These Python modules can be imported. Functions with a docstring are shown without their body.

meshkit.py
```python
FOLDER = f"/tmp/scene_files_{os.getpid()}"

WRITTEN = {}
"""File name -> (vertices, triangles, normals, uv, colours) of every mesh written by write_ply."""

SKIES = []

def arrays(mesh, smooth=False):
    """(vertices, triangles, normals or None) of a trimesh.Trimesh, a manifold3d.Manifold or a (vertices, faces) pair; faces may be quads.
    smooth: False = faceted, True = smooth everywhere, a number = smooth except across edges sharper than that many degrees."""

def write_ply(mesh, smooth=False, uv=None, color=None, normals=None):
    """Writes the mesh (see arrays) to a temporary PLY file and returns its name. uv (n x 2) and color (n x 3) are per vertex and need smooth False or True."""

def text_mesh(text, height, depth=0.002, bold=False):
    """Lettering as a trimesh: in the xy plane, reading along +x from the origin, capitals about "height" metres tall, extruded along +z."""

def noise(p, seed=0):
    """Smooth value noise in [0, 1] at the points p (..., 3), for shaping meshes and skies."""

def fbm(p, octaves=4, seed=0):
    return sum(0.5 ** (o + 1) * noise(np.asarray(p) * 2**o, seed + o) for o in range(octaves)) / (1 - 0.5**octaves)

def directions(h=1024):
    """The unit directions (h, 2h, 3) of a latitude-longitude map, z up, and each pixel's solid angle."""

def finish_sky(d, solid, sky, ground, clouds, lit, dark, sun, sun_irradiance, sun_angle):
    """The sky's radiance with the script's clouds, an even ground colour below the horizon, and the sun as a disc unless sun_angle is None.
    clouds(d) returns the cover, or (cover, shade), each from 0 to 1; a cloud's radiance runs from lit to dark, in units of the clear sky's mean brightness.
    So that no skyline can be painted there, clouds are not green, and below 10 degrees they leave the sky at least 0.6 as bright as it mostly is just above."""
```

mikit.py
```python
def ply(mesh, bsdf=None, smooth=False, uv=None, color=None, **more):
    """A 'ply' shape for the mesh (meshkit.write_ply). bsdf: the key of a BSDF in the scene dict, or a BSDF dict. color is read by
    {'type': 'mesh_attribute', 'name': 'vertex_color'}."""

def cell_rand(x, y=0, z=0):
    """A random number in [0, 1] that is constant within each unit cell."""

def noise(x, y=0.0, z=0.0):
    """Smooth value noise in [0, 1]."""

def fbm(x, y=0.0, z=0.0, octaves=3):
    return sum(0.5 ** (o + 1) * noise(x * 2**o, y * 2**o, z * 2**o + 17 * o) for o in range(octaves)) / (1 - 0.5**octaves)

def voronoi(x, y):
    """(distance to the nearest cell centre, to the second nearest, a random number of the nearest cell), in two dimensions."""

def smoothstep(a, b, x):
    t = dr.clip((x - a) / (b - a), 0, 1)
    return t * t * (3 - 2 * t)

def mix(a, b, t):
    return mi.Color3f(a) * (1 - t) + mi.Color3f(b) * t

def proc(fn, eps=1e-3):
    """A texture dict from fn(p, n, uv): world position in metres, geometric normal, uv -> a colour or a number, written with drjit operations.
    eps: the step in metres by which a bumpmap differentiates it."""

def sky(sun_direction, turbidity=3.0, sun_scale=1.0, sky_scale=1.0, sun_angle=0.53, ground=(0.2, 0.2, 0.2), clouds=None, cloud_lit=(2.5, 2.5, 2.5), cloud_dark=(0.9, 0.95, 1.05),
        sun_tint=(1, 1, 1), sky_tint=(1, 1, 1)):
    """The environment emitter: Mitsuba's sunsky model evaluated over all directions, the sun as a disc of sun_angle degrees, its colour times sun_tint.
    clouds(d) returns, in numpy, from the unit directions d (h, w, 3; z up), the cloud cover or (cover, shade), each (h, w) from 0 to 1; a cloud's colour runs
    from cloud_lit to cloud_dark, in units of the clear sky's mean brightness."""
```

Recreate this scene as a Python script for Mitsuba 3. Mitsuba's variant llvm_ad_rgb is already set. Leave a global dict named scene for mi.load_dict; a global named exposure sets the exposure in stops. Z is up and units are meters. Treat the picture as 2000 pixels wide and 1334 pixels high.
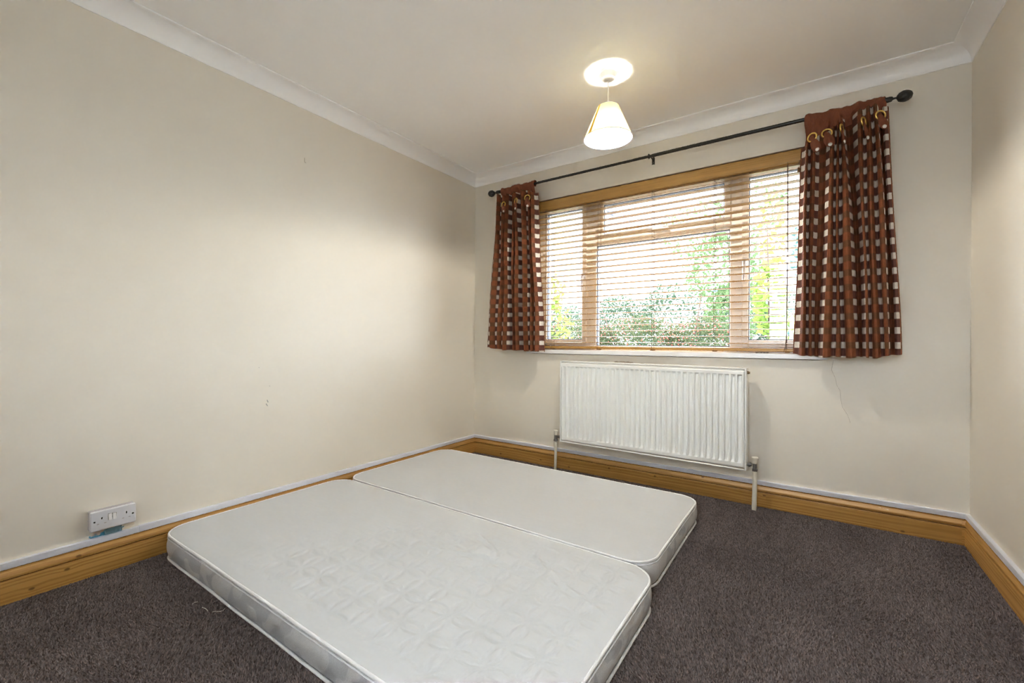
import math
import numpy as np
import trimesh
import manifold3d as m3
import drjit as dr
import mitsuba as mi
import mikit
import meshkit
from mikit import proc, noise, fbm, smoothstep, mix
from scipy.interpolate import PchipInterpolator
from scipy.spatial import cKDTree

T = mi.ScalarTransform4f
PI = math.pi
scene, labels = {}, {}

# ------------------------------------------------------------------ camera, sky, exposure
CAM = np.array([2.43977, -2.96115, 0.97180])
FWD = np.array([-0.567532, 0.823350, -0.001460])
UPV = np.array([-0.004211, -0.001130, 0.999990])
scene['camera'] = {'type': 'perspective', 'fov': 2 * math.degrees(math.atan(1000 / 849.88)), 'fov_axis': 'x', 'near_clip': 0.02, 'far_clip': 200.0,
                   'to_world': T().look_at(origin=CAM.tolist(), target=(CAM + FWD).tolist(), up=UPV.tolist())}


def cloud_cover(d):
    f = meshkit.fbm(d * 3.0 + 5.0, 4, 3)
    return 0.93 + 0 * f, np.clip(f * 1.4 - 0.45, 0, 1) * 0.5


SKY = 28.5
scene['sky'] = mikit.sky((0.25, -0.75, 0.62), turbidity=5.0, sun_scale=0.0, sky_scale=SKY * 4.2, clouds=cloud_cover, cloud_lit=(1.14, 1.25, 1.38), cloud_dark=(0.84, 0.93, 1.06), ground=(0.36, 0.36, 0.34), sky_tint=(0.95, 1.0, 1.07))
exposure = 0.36
BULB = (5600.0, 5150.0, 4350.0)

# ------------------------------------------------------------------ sizes of the room
W, H, D0 = 3.065, 2.40, -3.75
ZC, CV = 2.315, 0.0774            # lower edge of the coving, how far it stands out
ZT = 0.151                        # top of the trunking
WX0, WX1, WZ0, WZ1 = 0.60, 2.48, 0.895, 2.078   # window opening
SILL = 0.905


# ------------------------------------------------------------------ helpers
def numbered(key):
    if key not in scene and not any(k.startswith(key + '__') for k in scene):
        return key
    n = 1
    while f'{key}_{n:03d}' in scene or any(k.startswith(f'{key}_{n:03d}__') for k in scene):
        n += 1
    return f'{key}_{n:03d}'


used = set()


def thing(name, label, cat, group=None):
    key, n = name, 0
    while key in used:
        n += 1
        key = f'{name}_{n:03d}'
    used.add(key)
    labels[key] = {'label': label, 'category': cat}
    if group:
        labels[key]['group'] = group
    return key


def struct(name, label=None):
    used.add(name)
    labels[name] = {'kind': 'structure'}
    if label:
        labels[name]['label'] = label
    return name


def part(parent, name, mesh, m, smooth=30, label=None, kind=None, **kw):
    base = parent + '__' + name if name else parent
    key, n = base, 0
    while key in scene:
        n += 1
        key = f'{base}_{n:03d}'
    scene[key] = mikit.ply(mesh, m, smooth=smooth, **kw) if not isinstance(mesh, dict) else mesh
    if label or kind:
        labels.setdefault(key, {})
        if label:
            labels[key]['label'] = label
        if kind:
            labels[key]['kind'] = kind
    return key


def cat(*ms):
    ms = [m for m in ms if m is not None]
    return trimesh.util.concatenate([m if isinstance(m, trimesh.Trimesh) else trimesh.Trimesh(m[0], m[1], process=False) for m in ms])


def box(lo, hi, b=0.0):
    lo, hi = np.minimum(lo, hi).astype(float), np.maximum(lo, hi).astype(float)
    if b <= 0:
        m = trimesh.creation.box(hi - lo)
        m.apply_translation((lo + hi) / 2)
        return m
    b = min(b, 0.49 * float((hi - lo).min()))
    pts = []
    for i in range(3):
        for s in np.ndindex(2, 2, 2):
            c = np.where(np.array(s) == 1, hi - b, lo + b)
            c[i] = hi[i] if s[i] else lo[i]
            pts.append(c)
    return trimesh.convex.convex_hull(np.array(pts))


def frame_of(t):
    t = t / np.linalg.norm(t)
    a = np.cross(t, [0, 0, 1.0] if abs(t[2]) < 0.9 else [1.0, 0, 0])
    a /= np.linalg.norm(a)
    return a, np.cross(t, a)


def tube(pts, r, sides=10, caps=True):
    p = np.asarray(pts, float)
    r = np.broadcast_to(np.asarray(r, float), (len(p),))
    t = np.gradient(p, axis=0)
    a, _ = frame_of(t[0])
    ring = []
    ang = np.arange(sides) * 2 * PI / sides
    for i in range(len(p)):
        ti = t[i] / np.linalg.norm(t[i])
        a = a - ti * (a @ ti)
        a /= np.linalg.norm(a)
        b = np.cross(ti, a)
        ring.append(p[i] + r[i] * (np.cos(ang)[:, None] * a + np.sin(ang)[:, None] * b))
    v = np.vstack(ring)
    f = []
    for i in range(len(p) - 1):
        for j in range(sides):
            q = [i * sides + j, i * sides + (j + 1) % sides, (i + 1) * sides + (j + 1) % sides, (i + 1) * sides + j]
            f += [[q[0], q[1], q[2]], [q[0], q[2], q[3]]]
    if caps:
        v = np.vstack([v, p[0], p[-1]])
        n = len(v)
        for j in range(sides):
            f.append([(j + 1) % sides, j, n - 2])
            f.append([(len(p) - 1) * sides + j, (len(p) - 1) * sides + (j + 1) % sides, n - 1])
    return trimesh.Trimesh(v, f, process=False)


def lathe(profile, origin, axis=(0, 0, 1), sides=40, closed=False):
    """profile: (radius, along axis) pairs"""
    axis = np.asarray(axis, float) / np.linalg.norm(axis)
    a, b = frame_of(axis)
    ang = np.arange(sides) * 2 * PI / sides
    pr = np.asarray(profile, float)
    v = np.vstack([np.asarray(origin, float) + h * axis + max(r, 1e-5) * (np.cos(ang)[:, None] * a + np.sin(ang)[:, None] * b) for r, h in pr])
    n, f = len(pr), []
    for i in range(n if closed else n - 1):
        k = (i + 1) % n
        for j in range(sides):
            q = [i * sides + j, i * sides + (j + 1) % sides, k * sides + (j + 1) % sides, k * sides + j]
            f += [[q[0], q[1], q[2]], [q[0], q[2], q[3]]]
    return trimesh.Trimesh(v, f, process=False)


def grid(P, wrap=False):
    """mesh over an array of points (nu, nv, 3)"""
    nu, nv = P.shape[:2]
    i, j = np.meshgrid(np.arange(nu - 1), np.arange(nv - 1), indexing='ij')
    a = i * nv + j
    f = np.stack([a, a + nv, a + nv + 1, a + 1], -1).reshape(-1, 4)
    return trimesh.Trimesh(P.reshape(-1, 3), np.vstack([f[:, [0, 1, 2]], f[:, [0, 2, 3]]]), process=False)


def torus(c, axis, R, r, n=36, s=10, a0=0, a1=2 * PI):
    a, b = frame_of(np.asarray(axis, float))
    th = np.linspace(a0, a1, n)
    pts = np.asarray(c) + R * (np.cos(th)[:, None] * a + np.sin(th)[:, None] * b)
    return tube(pts, r, s, caps=abs(a1 - a0) < 6.2)


def wall_strip(profile, side, s0=None, s1=None):
    """sweep a closed profile of (distance from the wall, height) along one wall, mitred at the room's corners; s0, s1 give square ends"""
    pr = np.asarray(profile, float)
    ends = []
    for e in (0, 1):
        d, z = pr[:, 0], pr[:, 1]
        s = (s0, s1)[e]
        if side == 'left':
            y = (D0 + 0 * d if e == 0 else -d) if s is None else s + 0 * d
            ends.append(np.stack([d, y, z], -1))
        elif side == 'back':
            x = (d if e == 0 else W - d) if s is None else s + 0 * d
            ends.append(np.stack([x, -d, z], -1))
        else:
            y = (-d if e == 0 else D0 + 0 * d) if s is None else s + 0 * d
            ends.append(np.stack([W - d, y, z], -1))
    n = len(pr)
    v = np.vstack(ends)
    f = []
    for j in range(n):
        k = (j + 1) % n
        f += [[j, n + j, n + k], [j, n + k, k]]
    cap = np.array(trimesh.creation.triangulate_polygon(__import__('shapely').geometry.Polygon(pr), engine='earcut')[1]) if n > 3 else np.array([[0, 1, 2]])
    vv = np.array(trimesh.creation.triangulate_polygon(__import__('shapely').geometry.Polygon(pr), engine='earcut')[0])
    idx = cKDTree(pr).query(vv)[1]
    cap = idx[cap]
    f = np.vstack([np.array(f), cap, cap[:, ::-1] + n])
    m = trimesh.Trimesh(v, f, process=False)
    trimesh.repair.fix_normals(m)
    return m


def bsdf(name, d):
    scene[name] = {'type': 'twosided', 'b': d} if d['type'] in ('principled', 'diffuse', 'roughplastic', 'bumpmap', 'roughconductor') else d
    return name


def rgb(*c):
    return {'type': 'rgb', 'value': list(c)}


def plain(name, c, rough=0.5, spec=0.4, **kw):
    return bsdf(name, {'type': 'principled', 'base_color': rgb(*c) if isinstance(c, tuple) else c, 'roughness': rough, 'specular': spec, **kw})


def seg_dist(a, b, ps):
    """distance in the plane from (a, b) to a polyline"""
    best = None
    for (x0, y0), (x1, y1) in zip(ps[:-1], ps[1:]):
        dx, dy = x1 - x0, y1 - y0
        t = dr.clip(((a - x0) * dx + (b - y0) * dy) / (dx * dx + dy * dy), 0, 1)
        d = dr.sqrt(dr.square(a - x0 - t * dx) + dr.square(b - y0 - t * dy))
        best = d if best is None else dr.minimum(best, d)
    return best


# ------------------------------------------------------------------ materials
CREAM = (0.79, 0.745, 0.66)


def wall_base(p):
    n = fbm(p.x * 3, p.y * 3, p.z * 3)
    return mi.Color3f(CREAM) * (0.985 + 0.03 * n)


def wall_back_col(p, n, uv):
    c = wall_base(p)
    d = seg_dist(p.x, p.z, [(2.537, .872), (2.534, .852), (2.529, .821), (2.547, .771), (2.552, .738), (2.567, .708), (2.570, .661), (2.577, .62), (2.599, .581), (2.612, .538)])
    c = mix(c, (.42, .38, .32), 0.6 * (1 - smoothstep(0.0004, 0.0016, d)))
    w = 0.006 * (noise(p.x * 60, p.z * 90) - 0.5)
    d = seg_dist(p.x, p.z + w, [(1.288, .826), (1.33, .8275), (1.38, .8265), (1.415, .822)])
    c = mix(c, (.42, .36, .27), 0.8 * (1 - smoothstep(0.004, 0.006, d + 0.4 * w)))
    d = seg_dist(p.x, p.z + w, [(1.475, .823), (1.515, .819)])
    return mix(c, (.45, .39, .3), 0.7 * (1 - smoothstep(0.0015, 0.003, d)))


def wall_left_col(p, n, uv):
    c = wall_base(p)
    y, z = p.y, p.z
    d = seg_dist(y, z, [(-1.560, 2.031), (-1.560, 2.010), (-1.553, 2.008)])
    c = mix(c, (.5, .45, .36), 0.75 * (1 - smoothstep(0.002, 0.004, d)))
    d = dr.minimum(seg_dist(y, z, [(-1.767, .643), (-1.763, .633)]), seg_dist(y, z, [(-1.772, .623), (-1.766, .614)]))
    c = mix(c, (.3, .3, .27), 0.8 * (1 - smoothstep(0.002, 0.0035, d)))
    d = dr.minimum(seg_dist(y, z, [(-1.811, .824), (-1.81, .823)]), seg_dist(y, z, [(-1.755, .72), (-1.754, .719)]))
    c = mix(c, (.5, .46, .4), 0.7 * (1 - smoothstep(0.0015, 0.003, d)))
    # bare plaster and old blue paint under the socket
    w1, w2 = 0.016 * (noise(y * 90, z * 90) - .5), 0.012 * (noise(y * 150 + 7, z * 120) - .5)
    inside = smoothstep(-2.470, -2.462, y + w1) * (1 - smoothstep(-2.338, -2.328, y + w1)) * (1 - smoothstep(.188, .191, z))
    low = smoothstep(0.0, 0.03, z - (.145 + .0 * y))
    plaster = mix((.62, .47, .38), (.72, .64, .52), smoothstep(-2.39, -2.37, y + w2))
    c = mix(c, plaster, inside * 0.9 * smoothstep(.140, .146, z + w2))
    blue = smoothstep(-2.474, -2.468, y + w2) * (1 - smoothstep(-2.372, -2.366, y + w1)) * (1 - smoothstep(.160, .163, z + w1 + 0.0 * low))
    blue2 = smoothstep(-2.432, -2.428, y + w2) * (1 - smoothstep(-2.374, -2.370, y)) * (1 - smoothstep(.188, .191, z))
    return mix(c, (.02, .17, .26), dr.minimum(1.0, blue + blue2) * 0.95)


def wall_col(p, n, uv):
    return wall_base(p)


for nm, fn in (('wall_back_paint', wall_back_col), ('wall_left_paint', wall_left_col), ('wall_paint', wall_col)):
    plain(nm, proc(fn), 0.55, 0.05)
plain('ceiling_paint', (.93, .925, .915), 0.8, 0.1)
plain('coving_paint', (.93, .93, .935), 0.6, 0.2)
plain('gloss_white', (.80, .81, .84), 0.25, 0.5)
plain('trunking_white', (.74, .77, .86), 0.35, 0.4)
plain('sill_white', (.87, .89, .93), 0.25, 0.5)
plain('radiator_white', (.86, .885, .89), 0.3, 0.5)
plain('shadow_dark', (.25, .25, .24), 0.6, 0.2)  # dark tone for the painted shadow round the socket rockers
plain('frame_white', (.90, .86, .81), 0.35, 0.4)
plain('gasket', (.10, .11, .13), 0.6, 0.3)
plain('socket_white', (.76, .77, .82), 0.3, 0.5)
plain('socket_box', (.52, .50, .52), 0.5, 0.3)
plain('rocker_white', (.85, .85, .88), 0.25, 0.5)
plain('black_plastic', (.015, .015, .015), 0.4, 0.4)
plain('hole_black', (.012, .012, .012), 0.8, 0.1)
plain('pipe_white', (.80, .78, .70), 0.35, 0.4)
plain('valve_metal', (.16, .15, .14), 0.35, 0.5, metallic=0.8)
plain('brass_dark', (.2, .14, .07), 0.4, 0.5, metallic=0.8)
plain('pole_black', (.012, .012, .011), 0.25, 0.35)
plain('gold', (.90, .66, .20), 0.22, 0.6, metallic=0.95)
plain('cord_brown', (.10, .06, .04), 0.8, 0.2)
plain('tassel_wood', (.22, .12, .05), 0.5, 0.3)
plain('button_white', (.78, .78, .76), 0.5, 0.3)
plain('conduit', (.10, .17, .19), 0.4, 0.4)
plain('lint', (.75, .72, .68), 0.9, 0.1)
plain('mattress_piping', (.84, .86, .89), 0.7, 0.2)
plain('lamp_white', (.86, .85, .82), 0.35, 0.4)

SKB = [(.937, .024), (1.255, .069), (1.578, .07), (1.875, .117), (2.214, .071), (2.822, .014), (.69, .039), (.303, .029)]
SKL = [(-2.542, .062), (-2.637, .029), (-2.509, .101), (-1.9, .05)]


def skirting_col(p, n, uv):
    side = (p.x < 0.03) | (p.x > W - 0.03)
    a = dr.select(side, p.y, p.x)
    warp = 0.012 * noise(a * 2.2, 3.0) + 0.004 * noise(a * 9, p.z * 40)
    kd = mi.Float(9.0)
    for ks, sel in ((SKB, ~side), (SKL, side)):
        for u, z in ks:
            kd = dr.select(sel, dr.minimum(kd, dr.sqrt(dr.square((a - u) / 1.7) + dr.square(p.z - z))), kd)
    swirl = 0.006 * dr.exp(-dr.square(kd / 0.018))
    g = noise(a * 1.2, (p.z + warp + swirl) * 170, 1.0)
    f = noise(a * 14, p.z * 420)
    c = mix((.41, .205, .050), (.53, .295, .088), smoothstep(.15, .85, g))
    c = mix(c, (.33, .150, .035), 0.30 * f * (1 - g))
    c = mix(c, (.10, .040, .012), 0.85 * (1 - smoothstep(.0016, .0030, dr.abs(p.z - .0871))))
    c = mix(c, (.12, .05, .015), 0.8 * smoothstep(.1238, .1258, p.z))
    k = (1 - smoothstep(.003, .0065, kd))
    c = mix(c, (.14, .052, .016), 0.85 * k)
    d = seg_dist(p.x, p.z, [(2.728, .113), (2.748, .112), (2.770, .110)])
    return mix(c, (.75, .66, .52), dr.select(side, 0.0, 0.6) * (1 - smoothstep(.0012, .003, d + .003 * noise(a * 260, p.z * 200))))


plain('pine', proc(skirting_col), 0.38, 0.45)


def slat_col(p, n, uv):
    g = noise(p.x * 2.5, p.y * 260, p.z * 60)
    f = noise(p.x * 25, p.y * 700, p.z * 50)
    return mix((.26, .145, .048), (.36, .215, .082), 0.6 * g + 0.4 * f)


def valance_col(p, n, uv):
    g = noise(p.x * 2.0, (p.z + 0.004 * noise(p.x * 3.0)) * 210, 2.0)
    f = noise(p.x * 22, p.z * 700)
    return mix((.36, .185, .045), (.50, .285, .085), 0.6 * g + 0.4 * f)


plain('slat_wood', proc(slat_col), 0.35, 0.4)
plain('valance_wood', proc(valance_col), 0.35, 0.4)


# woven curtain cloth: uv in metres on the flat cloth
PU, AW, PV, AH = 0.086, 0.0355, 0.0737, 0.0325


def cloth_col(p, n, uv):
    cu = uv.x / PU
    iu = dr.floor(cu + .5 * AW / PU)
    du = (cu - iu) * PU                      # 0 in the middle of a pale column
    rv = uv.y / PV
    iv = dr.floor(rv + .5)
    dv = (rv - iv) * PV
    ina = 1 - smoothstep(AW / 2 - .0006, AW / 2 + .0006, dr.abs(du))
    inr = 1 - smoothstep(AH / 2 - .0006, AH / 2 + .0006, dr.abs(dv))
    weave = 0.80 + 0.4 * noise(uv.x * 900, uv.y * 260) * 0.9
    zig = 0.5 + 0.5 * dr.sin((uv.x * 700 + 14 * dr.abs(dr.sin(uv.y * 190))))
    pale = mi.Color3f(.66, .62, .57) * (0.9 + .2 * noise(uv.x * 300, uv.y * 1200))
    dark = mi.Color3f(.090, .034, .024) * weave
    olive = mix((.075, .030, .013), (.105, .046, .019), zig) * weave
    rust = mix((.12, .034, .015), (.19, .058, .022), zig) * weave
    ca = dark * (1 - inr) + pale * inr
    cb = rust * (1 - inr) + olive * inr
    c = ca * ina + cb * (1 - ina)
    edge = dr.abs(dr.abs(du) - AW / 2 - .0014)
    return mix(c, (.36, .16, .08), 0.6 * (1 - smoothstep(.0004, .0012, edge)) * (1 - 0.6 * inr * ina))


def sleeve_col(p, n, uv):
    w = noise(uv.x * 700, uv.y * 90) * 0.6 + noise(uv.x * 60, uv.y * 30) * 0.4
    return mix((.105, .030, .014), (.17, .052, .023), w)


bsdf('curtain_cloth', {'type': 'principled', 'base_color': proc(cloth_col), 'roughness': 0.8, 'specular': 0.2, 'sheen': 0.3})
bsdf('curtain_plain', {'type': 'principled', 'base_color': proc(sleeve_col), 'roughness': 0.7, 'specular': 0.25, 'sheen': 0.4})


# mattress cloths
def top_cloth_col(p, n, uv):
    f = noise(p.x * 900, p.y * 120) * .5 + noise(p.x * 30, p.y * 130) * .5
    s = fbm(p.x * 3, p.y * 3, 4.0)
    return mi.Color3f(.60, .62, .64) * (0.955 + .035 * f + .03 * s)


def side_cloth_col(p, n, uv):
    a = uv.x * 22 + 1.6 * noise(uv.x * 9, uv.y * 14)
    sw = noise(a, uv.y * 16 + 2 * noise(uv.x * 14 + 3, uv.y * 20), 2.0)
    line = 1 - smoothstep(0.0, .05, dr.abs(sw - .5))
    f = noise(uv.x * 500, uv.y * 500)
    return mix((.46, .475, .495), (.60, .61, .62), smoothstep(.35, .65, sw)) * (.92 + .16 * f) + mi.Color3f(.06) * line


def side_bump(p, n, uv):
    a = uv.x * 22 + 1.6 * noise(uv.x * 9, uv.y * 14)
    sw = noise(a, uv.y * 16 + 2 * noise(uv.x * 14 + 3, uv.y * 20), 2.0)
    return .007 * smoothstep(.3, .7, sw) + .0015 * noise(uv.x * 60, uv.y * 25)


plain('mattress_top', proc(top_cloth_col), 0.75, 0.2)
bsdf('mattress_side', {'type': 'bumpmap', 'scale': 1.0, 'arbitrary': proc(side_bump, eps=2e-3),
                       'b': {'type': 'principled', 'base_color': proc(side_cloth_col), 'roughness': 0.6, 'specular': 0.3}})


def carpet_col(p, n, uv):
    f = noise(p.x * 260, p.y * 260)
    return mix((.075, .058, .052), (.15, .122, .112), f)


plain('carpet_base', proc(carpet_col), 0.95, 0.05)
bsdf('carpet_tuft', {'type': 'principled', 'base_color': {'type': 'mesh_attribute', 'name': 'vertex_color'}, 'roughness': 0.9, 'specular': 0.1, 'sheen': 0.2})

# glass, lamp
scene['pane_glass'] = {'type': 'thindielectric', 'int_ior': 1.5}
scene['shade_cloth'] = {'type': 'principledthin', 'base_color': rgb(.92, .78, .36), 'roughness': 0.7, 'spec_trans': 0.0, 'diff_trans': 0.095}
scene['shade_tape'] = {'type': 'principledthin', 'base_color': rgb(.90, .58, .12), 'roughness': 0.7, 'spec_trans': 0.0, 'diff_trans': 0.03}
# outdoors
LEAVES = {'leaf_lime': (.16, .24, .05), 'leaf_green': (.09, .14, .06), 'leaf_dark': (.04, .065, .04), 'leaf_blue': (.05, .10, .09), 'leaf_olive': (.065, .08, .04)}
for k, c in LEAVES.items():
    scene[k] = {'type': 'principledthin', 'base_color': rgb(*c), 'roughness': 0.55, 'spec_trans': 0.0, 'diff_trans': 0.7}
plain('berry_red', (.55, .05, .035), 0.4, 0.4)
plain('bark', (.07, .05, .04), 0.9, 0.1)
plain('render_wall', (.75, .73, .70), 0.9, 0.1)
plain('roof_grey', (.20, .21, .24), 0.8, 0.2)
plain('fascia_blue', (.07, .11, .20), 0.6, 0.3)
plain('bounce_ground', proc(lambda p, n, uv: mix((.22, .22, .20), (.32, .31, .29), fbm(p.x * 4, p.y * 4))), 0.9, 0.1)  # ground out of view, made pale to bounce daylight up to the ceiling
plain('outer_brick', (.35, .22, .17), 0.9, 0.1)

# ------------------------------------------------------------------ room shell
struct('floor', 'dark brown carpeted floor')
part('floor', 'carpet_base', box((-.1, D0 - .1, -.06), (W + .1, 0.1, -.004)), 'carpet_base', False)


def bool_diff(a, *bs):
    m = m3.Manifold(m3.Mesh(np.asarray(a.vertices, np.float32), np.asarray(a.faces, np.uint32)))
    for b in bs:
        m = m - m3.Manifold(m3.Mesh(np.asarray(b.vertices, np.float32), np.asarray(b.faces, np.uint32)))
    k = m.to_mesh()
    return trimesh.Trimesh(k.vert_properties[:, :3], k.tri_verts, process=False)


struct('wall_left', 'long cream wall on the left')
part('wall_left', '', box((-.12, D0 - .12, -.06), (0, .28, H + .1)), 'wall_left_paint', False)
struct('wall_right', 'cream wall at the right edge')
part('wall_right', '', box((W, D0 - .12, -.06), (W + .12, .28, H + .1)), 'wall_paint', False)
struct('wall_front', 'cream wall behind the camera')
VX0, VX1, VZ0, VZ1 = 1.90, 2.75, .92, 2.12
part('wall_front', '', bool_diff(box((0, D0 - .12, -.06), (W, D0, H + .1)), box((VX0, D0 - .3, VZ0), (VX1, D0 + .1, VZ1))), 'wall_paint', False)
w2 = struct('window_2', 'unseen window added behind the camera to let in more daylight')  # out of view, added for the daylight it throws into the room
part(w2, 'frame', cat(box((VX0, D0 - .10, VZ0), (VX0 + .05, D0 - .05, VZ1)), box((VX1 - .05, D0 - .10, VZ0), (VX1, D0 - .05, VZ1)), box((VX0 + .05, D0 - .10, VZ0), (VX1 - .05, D0 - .05, VZ0 + .05)), box((VX0 + .05, D0 - .10, VZ1 - .05), (VX1 - .05, D0 - .05, VZ1))), 'gloss_white', False)
part(w2, 'pane', trimesh.Trimesh([[VX0 + .05, D0 - .075, VZ0 + .05], [VX1 - .05, D0 - .075, VZ0 + .05], [VX1 - .05, D0 - .075, VZ1 - .05], [VX0 + .05, D0 - .075, VZ1 - .05]], [[0, 1, 2], [0, 2, 3]], process=False), 'pane_glass', False)
struct('wall_back', 'cream wall with the window')
part('wall_back', '', bool_diff(box((0, 0, -.06), (W, .28, H + .1)), box((WX0, -.1, WZ0 - .025), (WX1, .4, WZ1))), 'wall_back_paint', False)
struct('ceiling', 'off-white ceiling')
part('ceiling', '', box((-.1, D0 - .1, H), (W + .1, .28, H + .1)), 'ceiling_paint', False)

# coving: a concave quarter with a small bead at the ceiling
cp = [(0, H), (CV, H), (CV, H - .006), (CV - .006, H - .009)]
r1, r2 = CV - .010, (H - .009) - (ZC + .004)
for t in np.linspace(0.0, 1.0, 15)[1:]:
    a = t * PI / 2
    cp.append((CV - .006 - r1 * math.sin(a), ZC + .004 + r2 * math.cos(a)))
CPROF = cp + [(.004, ZC), (0, ZC)]
for i, sd in enumerate(('left', 'back', 'right')):
    k = struct(f'trim_{i + 1}', f'white hollow coving along the {sd} wall')
    part(k, '', wall_strip(CPROF, sd), 'coving_paint', 25)

# skirting boards
SP = [(0, 0.0), (.020, 0.0), (.020, .0815), (.0190, .0835), (.0105, .0850), (.0105, .0892), (.0180, .0908), (.0198, .095), (.0195, .101), (.0178, .108), (.0155, .113), (.0135, .1165), (.013, .1200), (.0150, .1222), (.0150, .1245), (.012, .1262), (0, .1262)]
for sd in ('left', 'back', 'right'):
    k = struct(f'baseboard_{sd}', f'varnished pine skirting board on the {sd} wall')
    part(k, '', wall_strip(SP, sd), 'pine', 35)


# plastic trunking on the skirting
def trunk_profile(h=.0):
    z0, z1, d = .1268, ZT + h, .0165
    return [(0, z0), (d - .001, z0), (d, z0 + .001), (d, z1 - .0045), (d - .0004, z1 - .004), (d - .0004, z1 - .0032), (d, z1 - .0028), (d, z1 - .001), (d - .001, z1), (0, z1)]


runs = {'left': [(None, -2.3165), (-2.3155, -.7915), (-.7905, None)], 'back': [(None, None)], 'right': [(None, None)]}
for i, sd in enumerate(('left', 'back', 'right')):
    k = struct(f'trim_{i + 4}', f'white plastic cable trunking above the {sd} skirting')
    for j, (a, b) in enumerate(runs[sd]):
        part(k, 'trunking_length', wall_strip(trunk_profile(.0022 if (sd, j) == ('left', 1) else 0), sd, a, b), 'trunking_white', 25)

# ------------------------------------------------------------------ window
win = struct('window_1', 'white framed window with three lights behind the blind')
FY0, FY1 = .10, .165


def fbox(x0, x1, z0, z1, y0=FY0, y1=FY1, b=.004):
    return box((x0, y0, z0), (x1, y1, z1), b)


def rect_frame(x0, x1, z0, z1, wd, y0, y1, b=.004):
    return cat(fbox(x0, x0 + wd, z0, z1, y0, y1, b), fbox(x1 - wd, x1, z0, z1, y0, y1, b), fbox(x0 + wd, x1 - wd, z0, z0 + wd, y0, y1, b), fbox(x0 + wd, x1 - wd, z1 - wd, z1, y0, y1, b))


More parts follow.
